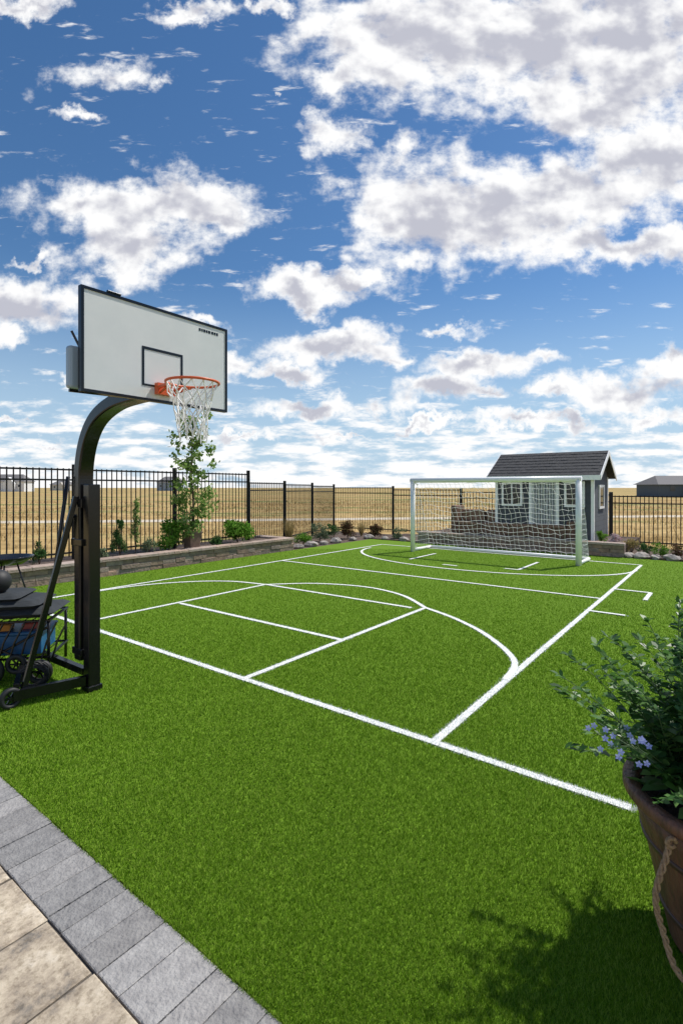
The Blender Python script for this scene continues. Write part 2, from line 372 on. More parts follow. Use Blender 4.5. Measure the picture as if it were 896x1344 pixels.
stonewall('low brown stone block retaining wall with cap stones along left turf edge',[('u',10.06,10.3,-1.5,10.9),('v',10.64,10.9,10.36,11.4)])
stonewall('low stone block retaining wall behind the white goal in front of the shed',[('v',14.87,15.1,2.2,8.2)])

# ---------------------------------------------------------------- fences
def fence(label,pts,ztops,zbases,spacing=2.4,first=True):
    t=thing('metal_fence',label,'fence',(0,0,0),0)
    for (p,q,zt0,zt1,zb0,zb1) in zip(pts[:-1],pts[1:],ztops[:-1],ztops[1:],zbases[:-1],zbases[1:]):
        P=Vector((*uv(*p),0)); Q=Vector((*uv(*q),0)); Ld=(Q-P).length; nb=max(1,round(Ld/spacing)); d=(Q-P)/nb
        for k in range(nb):
            A=P+d*k; B=A+d; f0=k/nb; f1=(k+1)/nb
            zt=zt0+(zt1-zt0)*(f0+f1)/2; zb=zb0+(zb1-zb0)*(f0+f1)/2
            m=MB()
            for z in (zt-.03,zt-.24,zb+.14): m.bar(A+Vector((0,0,z)),B+Vector((0,0,z)),.03,.035)
            npk=int(round(d.length/.115))
            for i in range(1,npk):
                pt=A+d*(i/npk); m.bar(pt+Vector((0,0,zb+.06)),pt+Vector((0,0,zt+.0)),.019,.019)
            m.build('panel',M['fence'],t)
        for k in range(0 if (first or p!=pts[0]) else 1,nb+1):
            if k==nb and q!=pts[-1]: continue
            A=P+d*k; f=k/nb; zt=zt0+(zt1-zt0)*f; zb=zb0+(zb1-zb0)*f
            m=MB(); m.bar(A+Vector((0,0,zb-.1)),A+Vector((0,0,zt+.085)),.09,.09)
            m.build('post',M['fence'],t,bevel=.008)
    return t
fence('tall black iron picket fence behind the raised bed on the left',[(.3,10.9),(9.93,10.9)],[2.2,2.2],[.31,.31])
fence('black iron picket fence angling away behind the mulch strip left of the goal',[(9.93,10.9),(16.9,13.3)],[1.98,1.86],[.05,.0],first=False)
fence('black iron picket fence running along the back behind goal and shed',[(16.9,13.3),(17.9,5.2),(17.9,-3.5)],[1.86,1.62,1.45],[0,0,0],first=False)

# ---------------------------------------------------------------- basketball hoop
hp=thing('basketball_hoop','black gooseneck basketball hoop with white rectangular backboard and orange rim','basketball hoop',(*uv(2.275,4.53),0),CT)
MB().box(-.052,.052,-.052,.052,.006,1.83).build('post',M['black'],hp,bevel=.008)
MB().box(-.065,.065,-.065,.065,0,.05).build('post_foot',M['black'],hp,bevel=.004)
goose=cat([(0,.14,.25),(0,.14,1.0),(0,.15,1.7),(0,.14,2.0),(0,.05,2.24),(0,-.12,2.41),(0,-.40,2.51),(0,-.72,2.54),(0,-1.03,2.54)],8)
MB().tube(goose,0,4,True,(.054,.068)).build('gooseneck_arm',M['black'],hp,bevel=.014)
for (a,b,c,d_,e,f) in ((-.075,.075,.04,.235,1.62,1.70),(-.075,.075,.04,.235,1.28,1.34),(-.07,.07,.05,.225,.3,.36)):
    MB().box(a,b,c,d_,e,f).build('bracket',M['black'],hp,bevel=.005)
m=MB(); m.bar((-.085,.12,1.72),(-.50,.14,.12),.03,.04); m.build('strut',M['black'],hp)
m=MB(); m.bar((-.085,.2,1.55),(-.20,.75,.12),.03,.04); m.build('strut',M['black'],hp)
m=MB(); m.tube([(-.09,.25,1.9),(-.12,.4,1.2),(-.14,.5,.7)],[.018,.016,.012],8); m.build('height_actuator',M['black'],hp,smooth=True)
m=MB(); m.bar((-.06,0,.1),(-.58,.13,.1),.05,.08); m.bar((-.03,.06,.16),(-.05,.95,.16),.05,.06); m.bar((-.56,.13,.16),(-.2,.9,.16),.04,.05); m.build('base_frame',M['black'],hp)
def wheel(parent,c,r,w,axis='x'):
    m=MB(); prof=[(r*.62,-w*.5),(r*.9,-w*.5),(r,-w*.25),(r,w*.25),(r*.9,w*.5),(r*.62,w*.5),(r*.62,-w*.5)]
    m.lathe(prof,n=28,cap=False)
    o=m.build('wheel',M['rubber'],parent,smooth=True); o.location=c; o.rotation_euler=(R(90),0,0) if axis=='y' else (0,R(90),0)
    k=MB(); k.lathe([(r*.18,-w*.45),(r*.18,w*.45)],n=12)
    for i in range(6):
        a=i*math.pi/3; k.bar((math.cos(a)*r*.1,math.sin(a)*r*.1,0),(math.cos(a)*r*.65,math.sin(a)*r*.65,0),w*.3,w*.3)
    k.build('rim',M['black'],o)
    return o
wheel(hp,(-.60,.13,.085),.085,.045,'y')
by=-1.085
bd=MB().box(-.60,.60,by,by+.022,2.455,3.145).build('backboard',M['board'],hp)
m=MB()
m.box(-.62,.62,by-.006,by+.035,3.135,3.155); m.box(-.62,.62,by-.006,by+.035,2.445,2.465); m.box(-.62,-.60,by-.006,by+.035,2.465,3.135); m.box(.60,.62,by-.006,by+.035,2.465,3.135)
m.build('board_frame',M['black'],bd)
m=MB()
m.box(-.175,.175,by-.003,by,2.825,2.845); m.box(-.175,.175,by-.003,by,2.555,2.57); m.box(-.175,-.157,by-.003,by,2.57,2.825); m.box(.157,.175,by-.003,by,2.57,2.825)
m.build('target_square',M['black'],bd)
m=MB(); xx=.33
for w_,g_ in ((.018,.008),(.012,.007),(.02,.007),(.014,.007),(.022,.01),(.02,.007),(.016,.007),(.018,.007)):
    m.box(xx,xx+w_,by-.002,by,3.078,3.100); xx+=w_+g_
m.build('board_marking',M['black'],bd)
MB().box(-.44,-.34,by-.012,by+.012,3.156,3.172).build('edge_tab',M['black'],bd,bevel=.004)
m=MB()
for sx in (-.45,.45): m.bar((sx,by+.05,2.50),(sx,by+.05,3.10),.03,.03)
m.bar((-.45,by+.05,2.52),(.45,by+.05,2.52),.03,.03); m.bar((-.45,by+.05,2.95),(.45,by+.05,2.95),.03,.03)
m.bar((-.45,by+.06,2.55),(0,by+.16,2.56),.03,.03); m.bar((.45,by+.06,2.55),(0,by+.16,2.56),.03,.03)
m.build('mounting_frame',M['black'],hp)
m=MB(); m.box(-.66,-.50,by+.07,by+.14,2.47,2.76); m.build('side_box',M['acrylic'],hp,bevel=.02)
m=MB(); m.bar((-.60,by+.17,2.88),(-.50,by+.10,2.62),.014,.016); m.bar((-.62,by+.17,2.72),(-.50,by+.10,2.78),.014,.016); m.bar((-.64,by+.12,2.46),(-.2,by+.1,2.47),.02,.02); m.build('lever',M['black'],hp)
rc=(0,-1.449,2.555); rr_=.185
rim=MB(); 
rim.tube([(rr_*math.cos(2*math.pi*i/36),rc[1]+rr_*math.sin(2*math.pi*i/36),rc[2]) for i in range(36)],.0095,8,closed=True)
rm=rim.build('rim',M['orange'],hp,smooth=True)
m=MB(); m.box(-.075,.075,by-.05,by-.006,2.50,2.585); m.bar((-.06,by-.03,2.55),(-.10,rc[1]+.16,2.55),.02,.02); m.bar((.06,by-.03,2.55),(.10,rc[1]+.16,2.55),.02,.02)
m.bar((-.05,by-.03,2.51),(-.09,rc[1]+.15,2.545),.012,.012); m.bar((.05,by-.03,2.51),(.09,rc[1]+.15,2.545),.012,.012)
m.build('rim_mount',M['orange'],rm)
net=MB(); rows=[(.0,.178),(.06,.155),(.12,.13),(.18,.112),(.24,.10),(.30,.095),(.36,.10)]
def npnt(i,k):
    dz,ra=rows[k]; a=2*math.pi*(i+.5*(k%2))/14; random.seed(i%14*31+k*7); j=(random.uniform(-.014,.014),random.uniform(-.014,.014),random.uniform(-.016,.016)) if k else (0,0,0)
    return (ra*math.cos(a)+j[0],rc[1]+ra*math.sin(a)+j[1],rc[2]-.008-dz+j[2])
for i in range(14):
    for k in range(6):
        net.tube([npnt(i,k),npnt(i,k+1)],.0048,4); net.tube([npnt(i,k),npnt(i-1 if k%2==0 else i+1,k+1)],.0048,4)
for i in range(14):
    p=npnt(i,6); net.tube([p,(p[0]*.9,p[1],p[2]-random.uniform(.02,.06))],.0045,4)
net.build('net',M['net'],hp)
random.seed(11)

# ---------------------------------------------------------------- soccer goal
gw=2.17; gh=2.0; gd=1.05
gl=thing('soccer_goal','white metal soccer goal with sagging net at far end of turf','soccer goal',(*uv(12.68,4.98),0),CT)
for sy in (-1,1): MB().tube([(0,sy*gw,.0),(0,sy*gw,gh)],.066,16).build('goalpost',M['white'],gl,smooth=True)
MB().tube([(0,-gw-.06,gh),(0,gw+.06,gh)],.066,16).build('crossbar',M['white'],gl,smooth=True)
for sy in (-1,1): MB().tube([(0,sy*gw,.045),(gd,sy*gw,.045)],.042,10).build('side_bar',M['white'],gl,smooth=True)
MB().tube([(gd,-gw,.045),(gd,gw,.045)],.042,10).build('back_bar',M['white'],gl,smooth=True)
for sy in (-1,1): MB().tube([(.04,sy*gw,gh-.02),(.28,sy*gw,gh-.12)],.018,8).build('net_arm',M['white'],gl,smooth=True)
def prof(s):
    if s<.13: q=s/.13; return (.28*q,gh-.10*q)
    q=(s-.13)/.87; return (.28+(gd-.28)*q+.05*math.sin(math.pi*q),(gh-.10)*(1-q)+.04*q)
nm=MB(); ny=34; ns=17; G={}; nr=.0046
for i in range(ny+1):
    for k in range(ns+1):
        x_,z_=prof(k/ns); yy=-gw+2*gw*i/ny
        inn=0<k<ns
        G[i,k]=(x_+(random.uniform(-.02,.02)+.06*math.sin(i*.35)*math.sin(math.pi*k/ns) if inn else 0),yy+(random.uniform(-.025,.025) if 0<i<ny else 0),z_+(random.uniform(-.025,.025)-.06*abs(math.sin(i*.3)) * math.sin(math.pi*k/ns) if inn else 0))
for i in range(ny+1): nm.tube([G[i,k] for k in range(ns+1)],nr,3)
for k in range(ns+1): nm.tube([G[i,k] for i in range(ny+1)],nr,3)
for sy in (-1,1):
    for k in range(1,ns):
        x_,z_=prof(k/ns); nx=max(1,int(x_/.11)); pts=[(x_*q/nx,sy*gw+random.uniform(-.015,.015),z_) for q in range(nx+1)]; nm.tube(pts,nr,3)
    for q in range(1,9):
        xx=q*.115; zz=0
        for k in range(ns):
            if prof(k/ns)[0]<=xx<=prof((k+1)/ns)[0]: zz=prof(k/ns)[1]
        nm.tube([(xx,sy*gw,.03),(xx,sy*gw,zz)],nr,3)
nm.build('net',M['net'],gl)

# ---------------------------------------------------------------- shed
sh=thing('garden_shed','dark grey garden shed with gabled shingle roof and white trim behind goal','shed',(*uv(15.4,3.03),.31),CT)
W=2.0; Ln=2.75; wh=1.95; rh=2.56
MB().add([(0,0,0),(W,0,0),(W,0,wh),(W/2,0,rh-.06),(0,0,wh),(0,Ln,0),(W,Ln,0),(W,Ln,wh),(W/2,Ln,rh-.06),(0,Ln,wh)],[(0,1,2,3,4),(9,8,7,6,5),(0,4,9,5),(1,6,7,2),(0,5,6,1)]).build('wall',M['siding'],sh)
m=MB(); ov=.2; sl=(rh-wh)/(W/2)
def roofside(sgn):
    x_e=W/2-sgn*(W/2+ov); z_e=wh-ov*sl
    p=[(W/2,-ov,rh),(x_e,-ov,z_e),(x_e,Ln+ov,z_e),(W/2,Ln+ov,rh)]
    m.add(p+[(a,b,c-.07) for a,b,c in p],[(0,1,2,3) if sgn>0 else (3,2,1,0),(7,6,5,4) if sgn>0 else (4,5,6,7),(0,4,5,1),(1,5,6,2),(2,6,7,3)])
    # overlapping shingle courses with staggered tabs
    nr_=8
    for k in range(nr_):
        f0=k/nr_; f1=(k+1)/nr_
        xa=W/2+(x_e-W/2)*f0; za=rh+(z_e-rh)*f0; xb=W/2+(x_e-W/2)*f1; zb=rh+(z_e-rh)*f1
        y=-ov+(.1 if k%2 else 0)
        while y<Ln+ov-.02:
            y2=min(y+.19,Ln+ov); t_=.012+random.uniform(0,.010)
            m.add([(xa,y,za+.003),(xa,y2,za+.003),(xb,y2,zb+t_),(xb,y,zb+t_),(xb,y2,zb+.001),(xb,y,zb+.001)],[(0,1,2,3),(3,2,4,5)]); y+=.2
roofside(1); roofside(-1)
rf=m.build('roof',M['shingle'],sh)
m=MB()
for sgn in (1,-1):
    x_e=W/2-sgn*(W/2+ov); z_e=wh-ov*sl
    for yy in (-ov-.022,Ln+ov+.002):
        m.add([(W/2,yy,rh+.01),(x_e,yy,z_e+.01),(x_e,yy,z_e-.13),(W/2,yy,rh-.13),(W/2,yy+.02,rh+.01),(x_e,yy+.02,z_e+.01),(x_e,yy+.02,z_e-.13),(W/2,yy+.02,rh-.13)],[(0,1,2,3),(7,6,5,4),(0,4,5,1),(3,2,6,7),(1,5,6,2)])
m.box(-ov-.02,-ov-.002,-ov,Ln+ov,wh-ov*sl-.13,wh-ov*sl+.005)
m.build('fascia',M['white'],rf)
for (x_,y_) in ((-.015,-.015),(-.015,Ln-.065),(W-.065,-.015)): MB().box(x_,x_+.08,y_,y_+.08,0,wh-.14).build('corner_trim',M['white'],sh)
d=MB().box(-.03,-.002,.98,1.66,.02,1.72).build('door',mat('shed_door_pale',(.62,.63,.64),.5,noise=.4,nscale=6),sh)
m=MB()
for i in range(8): m.box(-.045,-.03,1.03+i*.075,1.05+i*.075,.1,1.62)
m.build('door_batten',M['siding'],d)
m=MB(); m.box(-.04,-.004,.90,.975,.02,1.79); m.box(-.04,-.004,1.665,1.74,.02,1.79); m.box(-.04,-.004,.975,1.665,1.725,1.79); m.build('door_frame',M['white'],sh)
w_=MB(); w_.box(-.015,-.003,2.0,2.5,1.0,1.6); wn=w_.build('window',M['glass'],sh)
m=MB(); m.box(-.03,-.002,1.94,1.998,.94,1.66); m.box(-.03,-.002,2.502,2.56,.94,1.66); m.box(-.03,-.002,1.998,2.502,1.602,1.66); m.box(-.03,-.002,1.998,2.502,.94,.998); m.box(-.03,-.016,2.235,2.265,.998,1.602); m.build('window_frame',M['white'],wn)
w_=MB(); w_.box(-.015,-.003,.28,.70,1.0,1.6); wn=w_.build('window',M['glass'],sh)
m=MB(); m.box(-.03,-.002,.22,.278,.94,1.66); m.box(-.03,-.002,.702,.76,.94,1.66); m.box(-.03,-.002,.278,.702,1.602,1.66); m.box(-.03,-.002,.278,.702,.94,.998); m.build('window_frame',M['white'],wn)
m=MB(); m.box(.72,1.28,-.02,-.003,.95,1.5); wn=m.build('window',M['glass'],sh)
m=MB(); m.box(.65,.718,-.035,-.002,.88,1.57); m.box(1.282,1.35,-.035,-.002,.88,1.57); m.box(.718,1.282,-.035,-.002,1.502,1.57); m.box(.718,1.282,-.035,-.002,.88,.948); m.build('window_frame',M['white'],wn)

sf=thing('garden_sofa','dark brown wicker garden sofa seen through the goal net','sofa',(*uv(15.22,3.7),.31),CT)
m=MB(); m.box(0,.55,0,3.3,.05,.32); m.build('seat_base',M['sofa'],sf,bevel=.03)
m=MB(); m.box(.42,.62,0,3.3,.33,.72); m.build('backrest',M['sofa'],sf,bevel=.05)
m=MB(); m.box(-.02,.60,3.302,3.5,.02,.92); m.build('armrest',M['sofa'],sf,bevel=.05)
m=MB(); m.box(-.02,.60,-.2,-.002,.02,.55); m.build('armrest',M['sofa'],sf,bevel=.04)
for i in range(4):
    m=MB(); m.box(.0,.415,.02+i*.82,.80+i*.82,.325,.42); m.build('seat_cushion',M['cushion'],sf,bevel=.04)
for i in range(4):
    m=MB(); m.box(.27,.42,.04+i*.82,.78+i*.82,.43,.80); m.build('back_cushion',M['cushion'],sf,bevel=.05)

# ---------------------------------------------------------------- plants
def clump(n,rx,ry,h,z0=0.,sub=9,shape='round'):
    cs=[]; 
    for i in range(sub):
        a=random.uniform(0,6.28); q=random.uniform(.1,.75)
        zz=random.uniform(.18,.85); k=1.0
        if shape=='cone': k=1.05-zz
        if shape=='column': k=.8
        cs.append((math.cos(a)*q*rx*k,math.sin(a)*q*ry*k,z0+zz*h,random.uniform(.25,.5)*k))
    cs=np.array(cs); idx=rng.integers(0,sub,n); d=rng.normal(size=(n,3)); d/=np.linalg.norm(d,axis=1)[:,None]; q=rng.random(n)**.45
    p=cs[idx,:3]+d*q[:,None]*cs[idx,3][:,None]*np.array([rx,ry,h*.5])*1.1
    p[:,2]=np.clip(p[:,2],z0+.01,None); return p
def stems(m,n,rx,h,z0=0,r=.006):
    for i in range(n):
        a=random.uniform(0,6.28); q=rx*random.uniform(.2,.7); m.tube([(0,0,z0),(math.cos(a)*q*.4,math.sin(a)*q*.4,z0+h*.4),(math.cos(a)*q,math.sin(a)*q,z0+h*random.uniform(.7,.95))],[r,r*.7,r*.3],5)
def shrub(name,label,catg,xy,z,h,w,mk,n=900,size=.05,shape='round',aspect=.5,group=None,updir=.3):
    t=thing(name,label,catg,(xy[0],xy[1],z),random.uniform(0,6),group)
    m=MB(); stems(m,7,w*.5,h); m.build('stem',M['bark'],t,smooth=True)
    leaves('foliage',clump(n,w/2,w/2,h,0,12,shape),size,M[mk],t,aspect,updir=updir)
    return t
bedv=10.5
shrub('conifer','small dark conifer at far left of the raised bed','shrub',place_v(52,bedv),.31,.60,.42,'leafdark',1500,.045,'cone',.25)
shrub('conifer','dark green upright conifer in the left raised bed, beside slender sapling','shrub',place_v(158,bedv),.31,.90,.56,'leafdark',2800,.05,'cone',.25)
shrub('sapling','slender young sapling with sparse leaves beside the dark conifer','tree',place_v(178,bedv+.1),.31,1.35,.28,'leafvine',600,.055,'column')
shrub('shrub','rounded leafy green shrub just left of the brown plant pot','shrub',place_v(222,bedv),.31,.74,.62,'leafbright',1900,.07)
shrub('shrub','broad bright green shrub at the right end of the raised bed','shrub',place_v(312,bedv),.31,.66,1.0,'leafbright',2800,.08)
shrub('shrub','low grey green shrub between the conifer and the leafy shrub','shrub',place_v(196,bedv-.1),.31,.42,.36,'leafgrey',700,.045)
shrub('shrub','tiny grey green plant left of the dark conifer','shrub',place_v(136,bedv-.1),.31,.26,.26,'leafgrey',500,.04)
shrub('shrub','small green plant between brown pot and broad bright shrub','shrub',place_v(284,bedv-.1),.31,.32,.34,'leafdark',700,.05)
pt=place_v(252,10.42)
pot=thing('plant_pot','square brown plant pot standing on the raised bed','pot',(pt[0],pt[1],.31),CT)
m=MB(); m.add([(-.13,-.13,0),(.13,-.13,0),(.13,.13,0),(-.13,.13,0),(-.17,-.17,.38),(.17,-.17,.38),(.17,.17,.38),(-.17,.17,.38)],[(3,2,1,0)]+[(i,(i+1)%4,4+(i+1)%4,4+i) for i in range(4)]+[(4,5,6,7)]); m.build('pot_body',M['terracotta'],pot,bevel=.01)
m=MB(); m.box(-.185,.185,-.185,-.145,.382,.42); m.box(-.185,.185,.145,.185,.382,.42); m.box(-.185,-.145,-.143,.143,.382,.42); m.box(.145,.185,-.143,.143,.382,.42); m.build('pot_rim',M['terracotta'],pot)
tr=thing('columnar_tree','tall narrow climbing tree with small pale leaves growing from brown pot','tree',(pt[0],pt[1],.70),0)
m=MB(); m.tube([(0,0,-.02),(.03,.02,.7),(-.02,0,1.5),(.02,0,2.8)],[.03,.024,.018,.008],7)
for i in range(18):
    z=.25+i*.14; a=i*2.4; m.tube([(0,0,z),(math.cos(a)*.3,math.sin(a)*.3,z+.2)],[.009,.003],5)
m.build('trunk',M['bark'],tr,smooth=True)
ps=[]
for i in range(70):
    zc=-.02+2.95*i/70+random.uniform(-.08,.08); q=(.50 if zc>.5 else .38)*(1-.2*max(0,zc-1.9)); a=random.uniform(0,6.28); k=random.uniform(.1,1)*q
    n_=32
    d=rng.normal(size=(n_,3)); d/=np.linalg.norm(d,axis=1)[:,None]; d*=(rng.random(n_)**.5)[:,None]*np.array([.15,.15,.15]); d+=np.array([math.cos(a)*k,math.sin(a)*k,zc]); ps.append(d)
leaves('crown',np.concatenate(ps),.09,M['leafvine'],tr,.75,updir=-.1)
def tuftgrass(label,xy,z,h,w,mk,n=160):
    t=thing('ornamental_grass',label,'grass clump',(xy[0],xy[1],z),0)
    V_=[]
    for i in range(n):
        a=random.uniform(0,6.28); l=random.uniform(.05,1)*w/2; hh=h*random.uniform(.6,1); s=.008; b=random.uniform(0,6.28)
        V_+=[(math.cos(b)*s+.02*math.cos(a),math.sin(b)*s,0),(-math.cos(b)*s+.02*math.cos(a),-math.sin(b)*s,0),(math.cos(a)*l,math.sin(a)*l,hh)]
    npmesh('blades',np.array(V_),3,M[mk],t); return t
tuftgrass('tall straw coloured ornamental grass just past the retaining wall end',place_v(379,11.1),0,.95,.5,'leafgold',260)
shrub('shrub','low green plant in mulch left of the pale rocks','shrub',place_v(398,10.7),0,.46,.6,'leafbright',900,.06)
shrub('shrub','grey green bush in the mulch strip under the corner fence post','shrub',place_v(420,11.0),0,.60,.7,'leafgrey',1100,.06)
shrub('shrub','dark reddish bush in the mulch strip left of the goal','shrub',place_v(456,10.8),0,.68,.8,'leafred',1500,.06)
tuftgrass('small golden grass clump right of the reddish bush',place_u(474,15.6),0,.6,.5,'leafgold')
shrub('shrub','reddish leaved bush nearest to the goal post on its left','shrub',place_u(492,15.4),.02,.5,.6,'leafred',1200,.06)
shrub('shrub','small green mound between reddish bush and goal','shrub',place_u(522,15.3),.02,.36,.6,'leafgrey',900,.05)
shrub('shrub','low dark plant at the foot of the fence, behind golden clump','shrub',place_v(438,11.4),0,.5,.6,'leafdark',900,.05)
def rock(label,xy,z,s):
    bm_=MB(); n=10; vs=[]; fs=[]
    for i in range(7):
        ph=math.pi*i/6
        for j in range(n):
            a=2*math.pi*j/n; q=1+random.uniform(-.16,.16); vs.append((s*q*math.sin(ph)*math.cos(a)*1.3+.0,s*q*math.sin(ph)*math.sin(a),s*.62*q*math.cos(ph)))
    for i in range(6):
        for j in range(n): fs.append((i*n+j,(i+1)*n+j,(i+1)*n+(j+1)%n,i*n+(j+1)%n))
    bm_.add(vs,fs); o=bm_.build('rock',M['rock'],None,(xy[0],xy[1],z+s*.3),random.uniform(0,3)); tag(o,label,'rock','rocks edging the planting beds'); return o
rk=[(392,10.25,.13,'v','small rock next to the end of the retaining wall'),(408,10.28,.17,'v','grey rock in front of the low green plant'),(425,10.3,.12,'v','small rock between two larger grey rocks at mulch edge'),(441,10.3,.18,'v','large grey rock in front of the reddish bush'),(463,10.3,.13,'v','low rock right of the large grey rock'),(484,15.0,.16,'u','rock at the far turf corner left of the goal'),(505,15.0,.13,'u','small rock on the far turf edge'),(530,15.0,.16,'u','grey rock closest to the left goalpost')]
for px,q,s,k,lb in rk: rock(lb,place_v(px,q) if k=='v' else place_u(px,q),0,s)
rb=[(789,15.4,.3,.3,'leafbright','small bright plant on the wall beside the shed corner',.31),(806,15.35,.24,.3,'petalw','pale pink flowering plant on the wall right of the shed',.31),(828,15.3,.42,.45,'leafgold','straw yellow plant at the right end of the stone wall',.05),(846,15.3,.30,.4,'leafdark','dark green low plant in the right bed, third from the frame edge',.05),(866,15.25,.36,.42,'leafbright','bright green plant in the right bed, second from the frame edge',.05),(888,15.25,.33,.42,'leafred','reddish plant in the right bed at the frame edge',.05)]
for px,u_,h,w,mk,lb,z in rb: shrub('bedding_plant',lb,'plant',place_u(px,u_),z,h,w,mk,600,.045)
for px,u_,s,lb in ((824,15.0,.15,'rock at the foot of the right wall end'),(841,15.0,.17,'flat rock on the right turf edge before the dark low plant'),(859,15.0,.13,'small rock on the right turf edge before the bright green plant'),(881,15.0,.16,'rock on the right turf edge before the reddish plant')): rock(lb,place_u(px,u_),0,s)

xy=(-5.05,7.75)
fb=thing('fire_bowl','dark shallow metal bowl on thin legs at left frame edge','fire bowl',(*xy,0))
m=MB(); m.lathe([(.02,.62),(.2,.64),(.32,.72),(.345,.76),(.335,.76),(.2,.67),(.02,.65)],n=28,cap=False); m.build('bowl',M['black'],fb,smooth=True)
for i in range(3):
    a=i*2.09+.4; MB().tube([(math.cos(a)*.12,math.sin(a)*.12,.64),(math.cos(a)*.3,math.sin(a)*.3,0)],.012,6).build('leg',M['black'],fb,smooth=True)

# ---------------------------------------------------------------- storage cart
cx,cy=-3.16,4.95
ca=thing('storage_cart','black metal wheeled cart loaded with gear left of the hoop post','cart',(cx,cy,0),R(12))
for (sx,sy) in ((-.38,-.25),(.38,-.25),(-.38,.25),(.38,.25)): MB().tube([(sx,sy,.06),(sx,sy,.56)],.014,8).build('leg',M['black'],ca,smooth=True)
m=MB()
for z in (.22,.56):
    m.tube([(-.4,-.26,z),(.4,-.26,z)],.012,6); m.tube([(-.4,.26,z),(.4,.26,z)],.012,6); m.tube([(-.39,-.26,z),(-.39,.26,z)],.012,6); m.tube([(.39,-.26,z),(.39,.26,z)],.012,6)
for i in range(12): m.tube([(-.37+i*.067,-.26,.215),(-.37+i*.067,.26,.215)],.005,5); m.tube([(-.37+i*.067,-.26,.56),(-.37+i*.067,.26,.56)],.005,5)
m.tube([(-.38,-.27,.08),(.38,-.27,.5)],.011,6); m.tube([(-.38,-.28,.52),(.38,-.28,.10)],.011,6)
for i in range(9): m.tube([(-.3+i*.09,-.29,.2),(-.25+i*.09,-.30,.38),(-.17+i*.09,-.29,.55)],.009,5)
m.build('rack',M['black'],ca)
wheel(ca,(-.1,-.33,.14),.14,.05,'y'); wheel(ca,(.33,-.33,.11),.11,.045,'y'); wheel(ca,(.12,-.29,.18),.09,.04,'y')
def pillow(x0,x1,y0,y1,z0,z1):
    m=MB(); nx,ny_=16,10; g={}; vs=[]; fs=[]
    for side in (1,-1):
        for i in range(nx+1):
            for j in range(ny_+1):
                a=2*i/nx-1; b=2*j/ny_-1; e=((1-a**6)*(1-b**6))**.45
                z=(z0+z1)/2+side*(z1-z0)/2*e*(1+.14*math.sin(i*1.9+j*.8)*math.sin(j*1.3+i*.4))
                vs.append((x0+(x1-x0)*(a*.98+1)/2,y0+(y1-y0)*(b*.98+1)/2,z))
    o=(nx+1)*(ny_+1)
    for i in range(nx):
        for j in range(ny_):
            q=i*(ny_+1)+j; fs.append((q,q+ny_+1,q+ny_+2,q+1)); fs.append((o+q,o+q+1,o+q+ny_+2,o+q+ny_+1))
    return vs,fs
m=MB()
for p in ((-.43,.43,-.28,.28,.575,.67),(-.42,.30,-.27,.27,.655,.745),(-.38,.12,-.24,.25,.73,.80)): m.add(*pillow(*p))
tag(m.build('gear_cover',M['dkfab'],None,(cx,cy,0),R(12),smooth=True),'folded black gear covers stacked on top of the cart','cover')
ball=MB(); ball.lathe([(.115*math.sin(math.pi*i/14)+.0005,-.115*math.cos(math.pi*i/14)) for i in range(15)],n=24); tag(ball.build('ball',M['rubber'],None,(-3.27,4.87,.905),0,smooth=True),'black ball resting on the folded covers','ball')
m=MB(); m.box(-.3,.30,-.2,.2,.235,.42,.01); m.box(-.32,.32,-.22,.22,.422,.452,.01); tag(m.build('storage_bin',M['teal'],None,(cx,cy,0),R(12),bevel=.012),'blue plastic lidded bin on the lower shelf of the cart','bin')
m=MB(); m.box(-.13,.13,-.07,.07,0,.06,.01); tag(m.build('folded_cloth',M['yellow'],None,(cx-.08,cy-.14,.456),R(18),bevel=.008),'orange folded cloth on the lid of the blue bin','cloth')
m=MB(); m.box(-.07,.07,-.04,.04,0,.055,.008); tag(m.build('toy_box',M['redp'],None,(cx+.19,cy-.05,.456),R(20)),'small red box beside orange cloth on the bin','box')
co=MB(); pts=[]
for i in range(120): a=i*.42; q=.10+.02*math.sin(i*.9); pts.append((q*math.cos(a),.012*math.sin(i*.5)-.03+.0006*i,q*math.sin(a)))
co.tube(pts,.007,6); tag(co.build('cable_coil',M['rubber'],None,(cx+.44,cy-.42,.13),R(20),smooth=True),'coil of black cable leaning on the cart beside hoop base','cable')

# ---------------------------------------------------------------- planter front right
PX,PY=1.54,1.97
pl=thing('barrel_planter','large reddish brown wooden planter with rope handle at right edge','planter',(PX,PY,0))
m=MB(); m.lathe([(.225,0),(.24,.02),(.27,.15),(.315,.35),(.35,.48),(.37,.555),(.36,.555),(.355,.52)],n=56,cap=False); m.build('pot_body',M['wood'],pl,smooth=True)
m=MB(); m.lathe([(.36,.56),(.395,.565),(.403,.575),(.403,.60),(.395,.612),(.36,.612),(.345,.60),(.345,.56)],n=56,cap=False); m.build('rim',M['wood'],pl,smooth=True)
for z,rad in ((.14,.269),(.40,.330)):
    m=MB(); m.lathe([(rad,z),(rad+.006,z+.002),(rad+.011,z+.022),(rad+.004,z+.024)],n=56,cap=False); m.build('hoop_band',mat('dark_band',(.10,.05,.034),.5,noise=.5),pl,smooth=True)
m=MB(); m.lathe([(.001,.545),(.2,.56),(.35,.54)],n=32,cap=False); m.build('soil',M['soil'],pl)
base=cat([(1.165,1.82,.545),(1.115,1.79,.44),(1.095,1.77,.31),(1.125,1.73,.19),(1.20,1.68,.11),(1.31,1.62,.06),(1.42,1.58,.06),(1.52,1.56,.15),(1.56,1.56,.5)],16)
rp=MB()
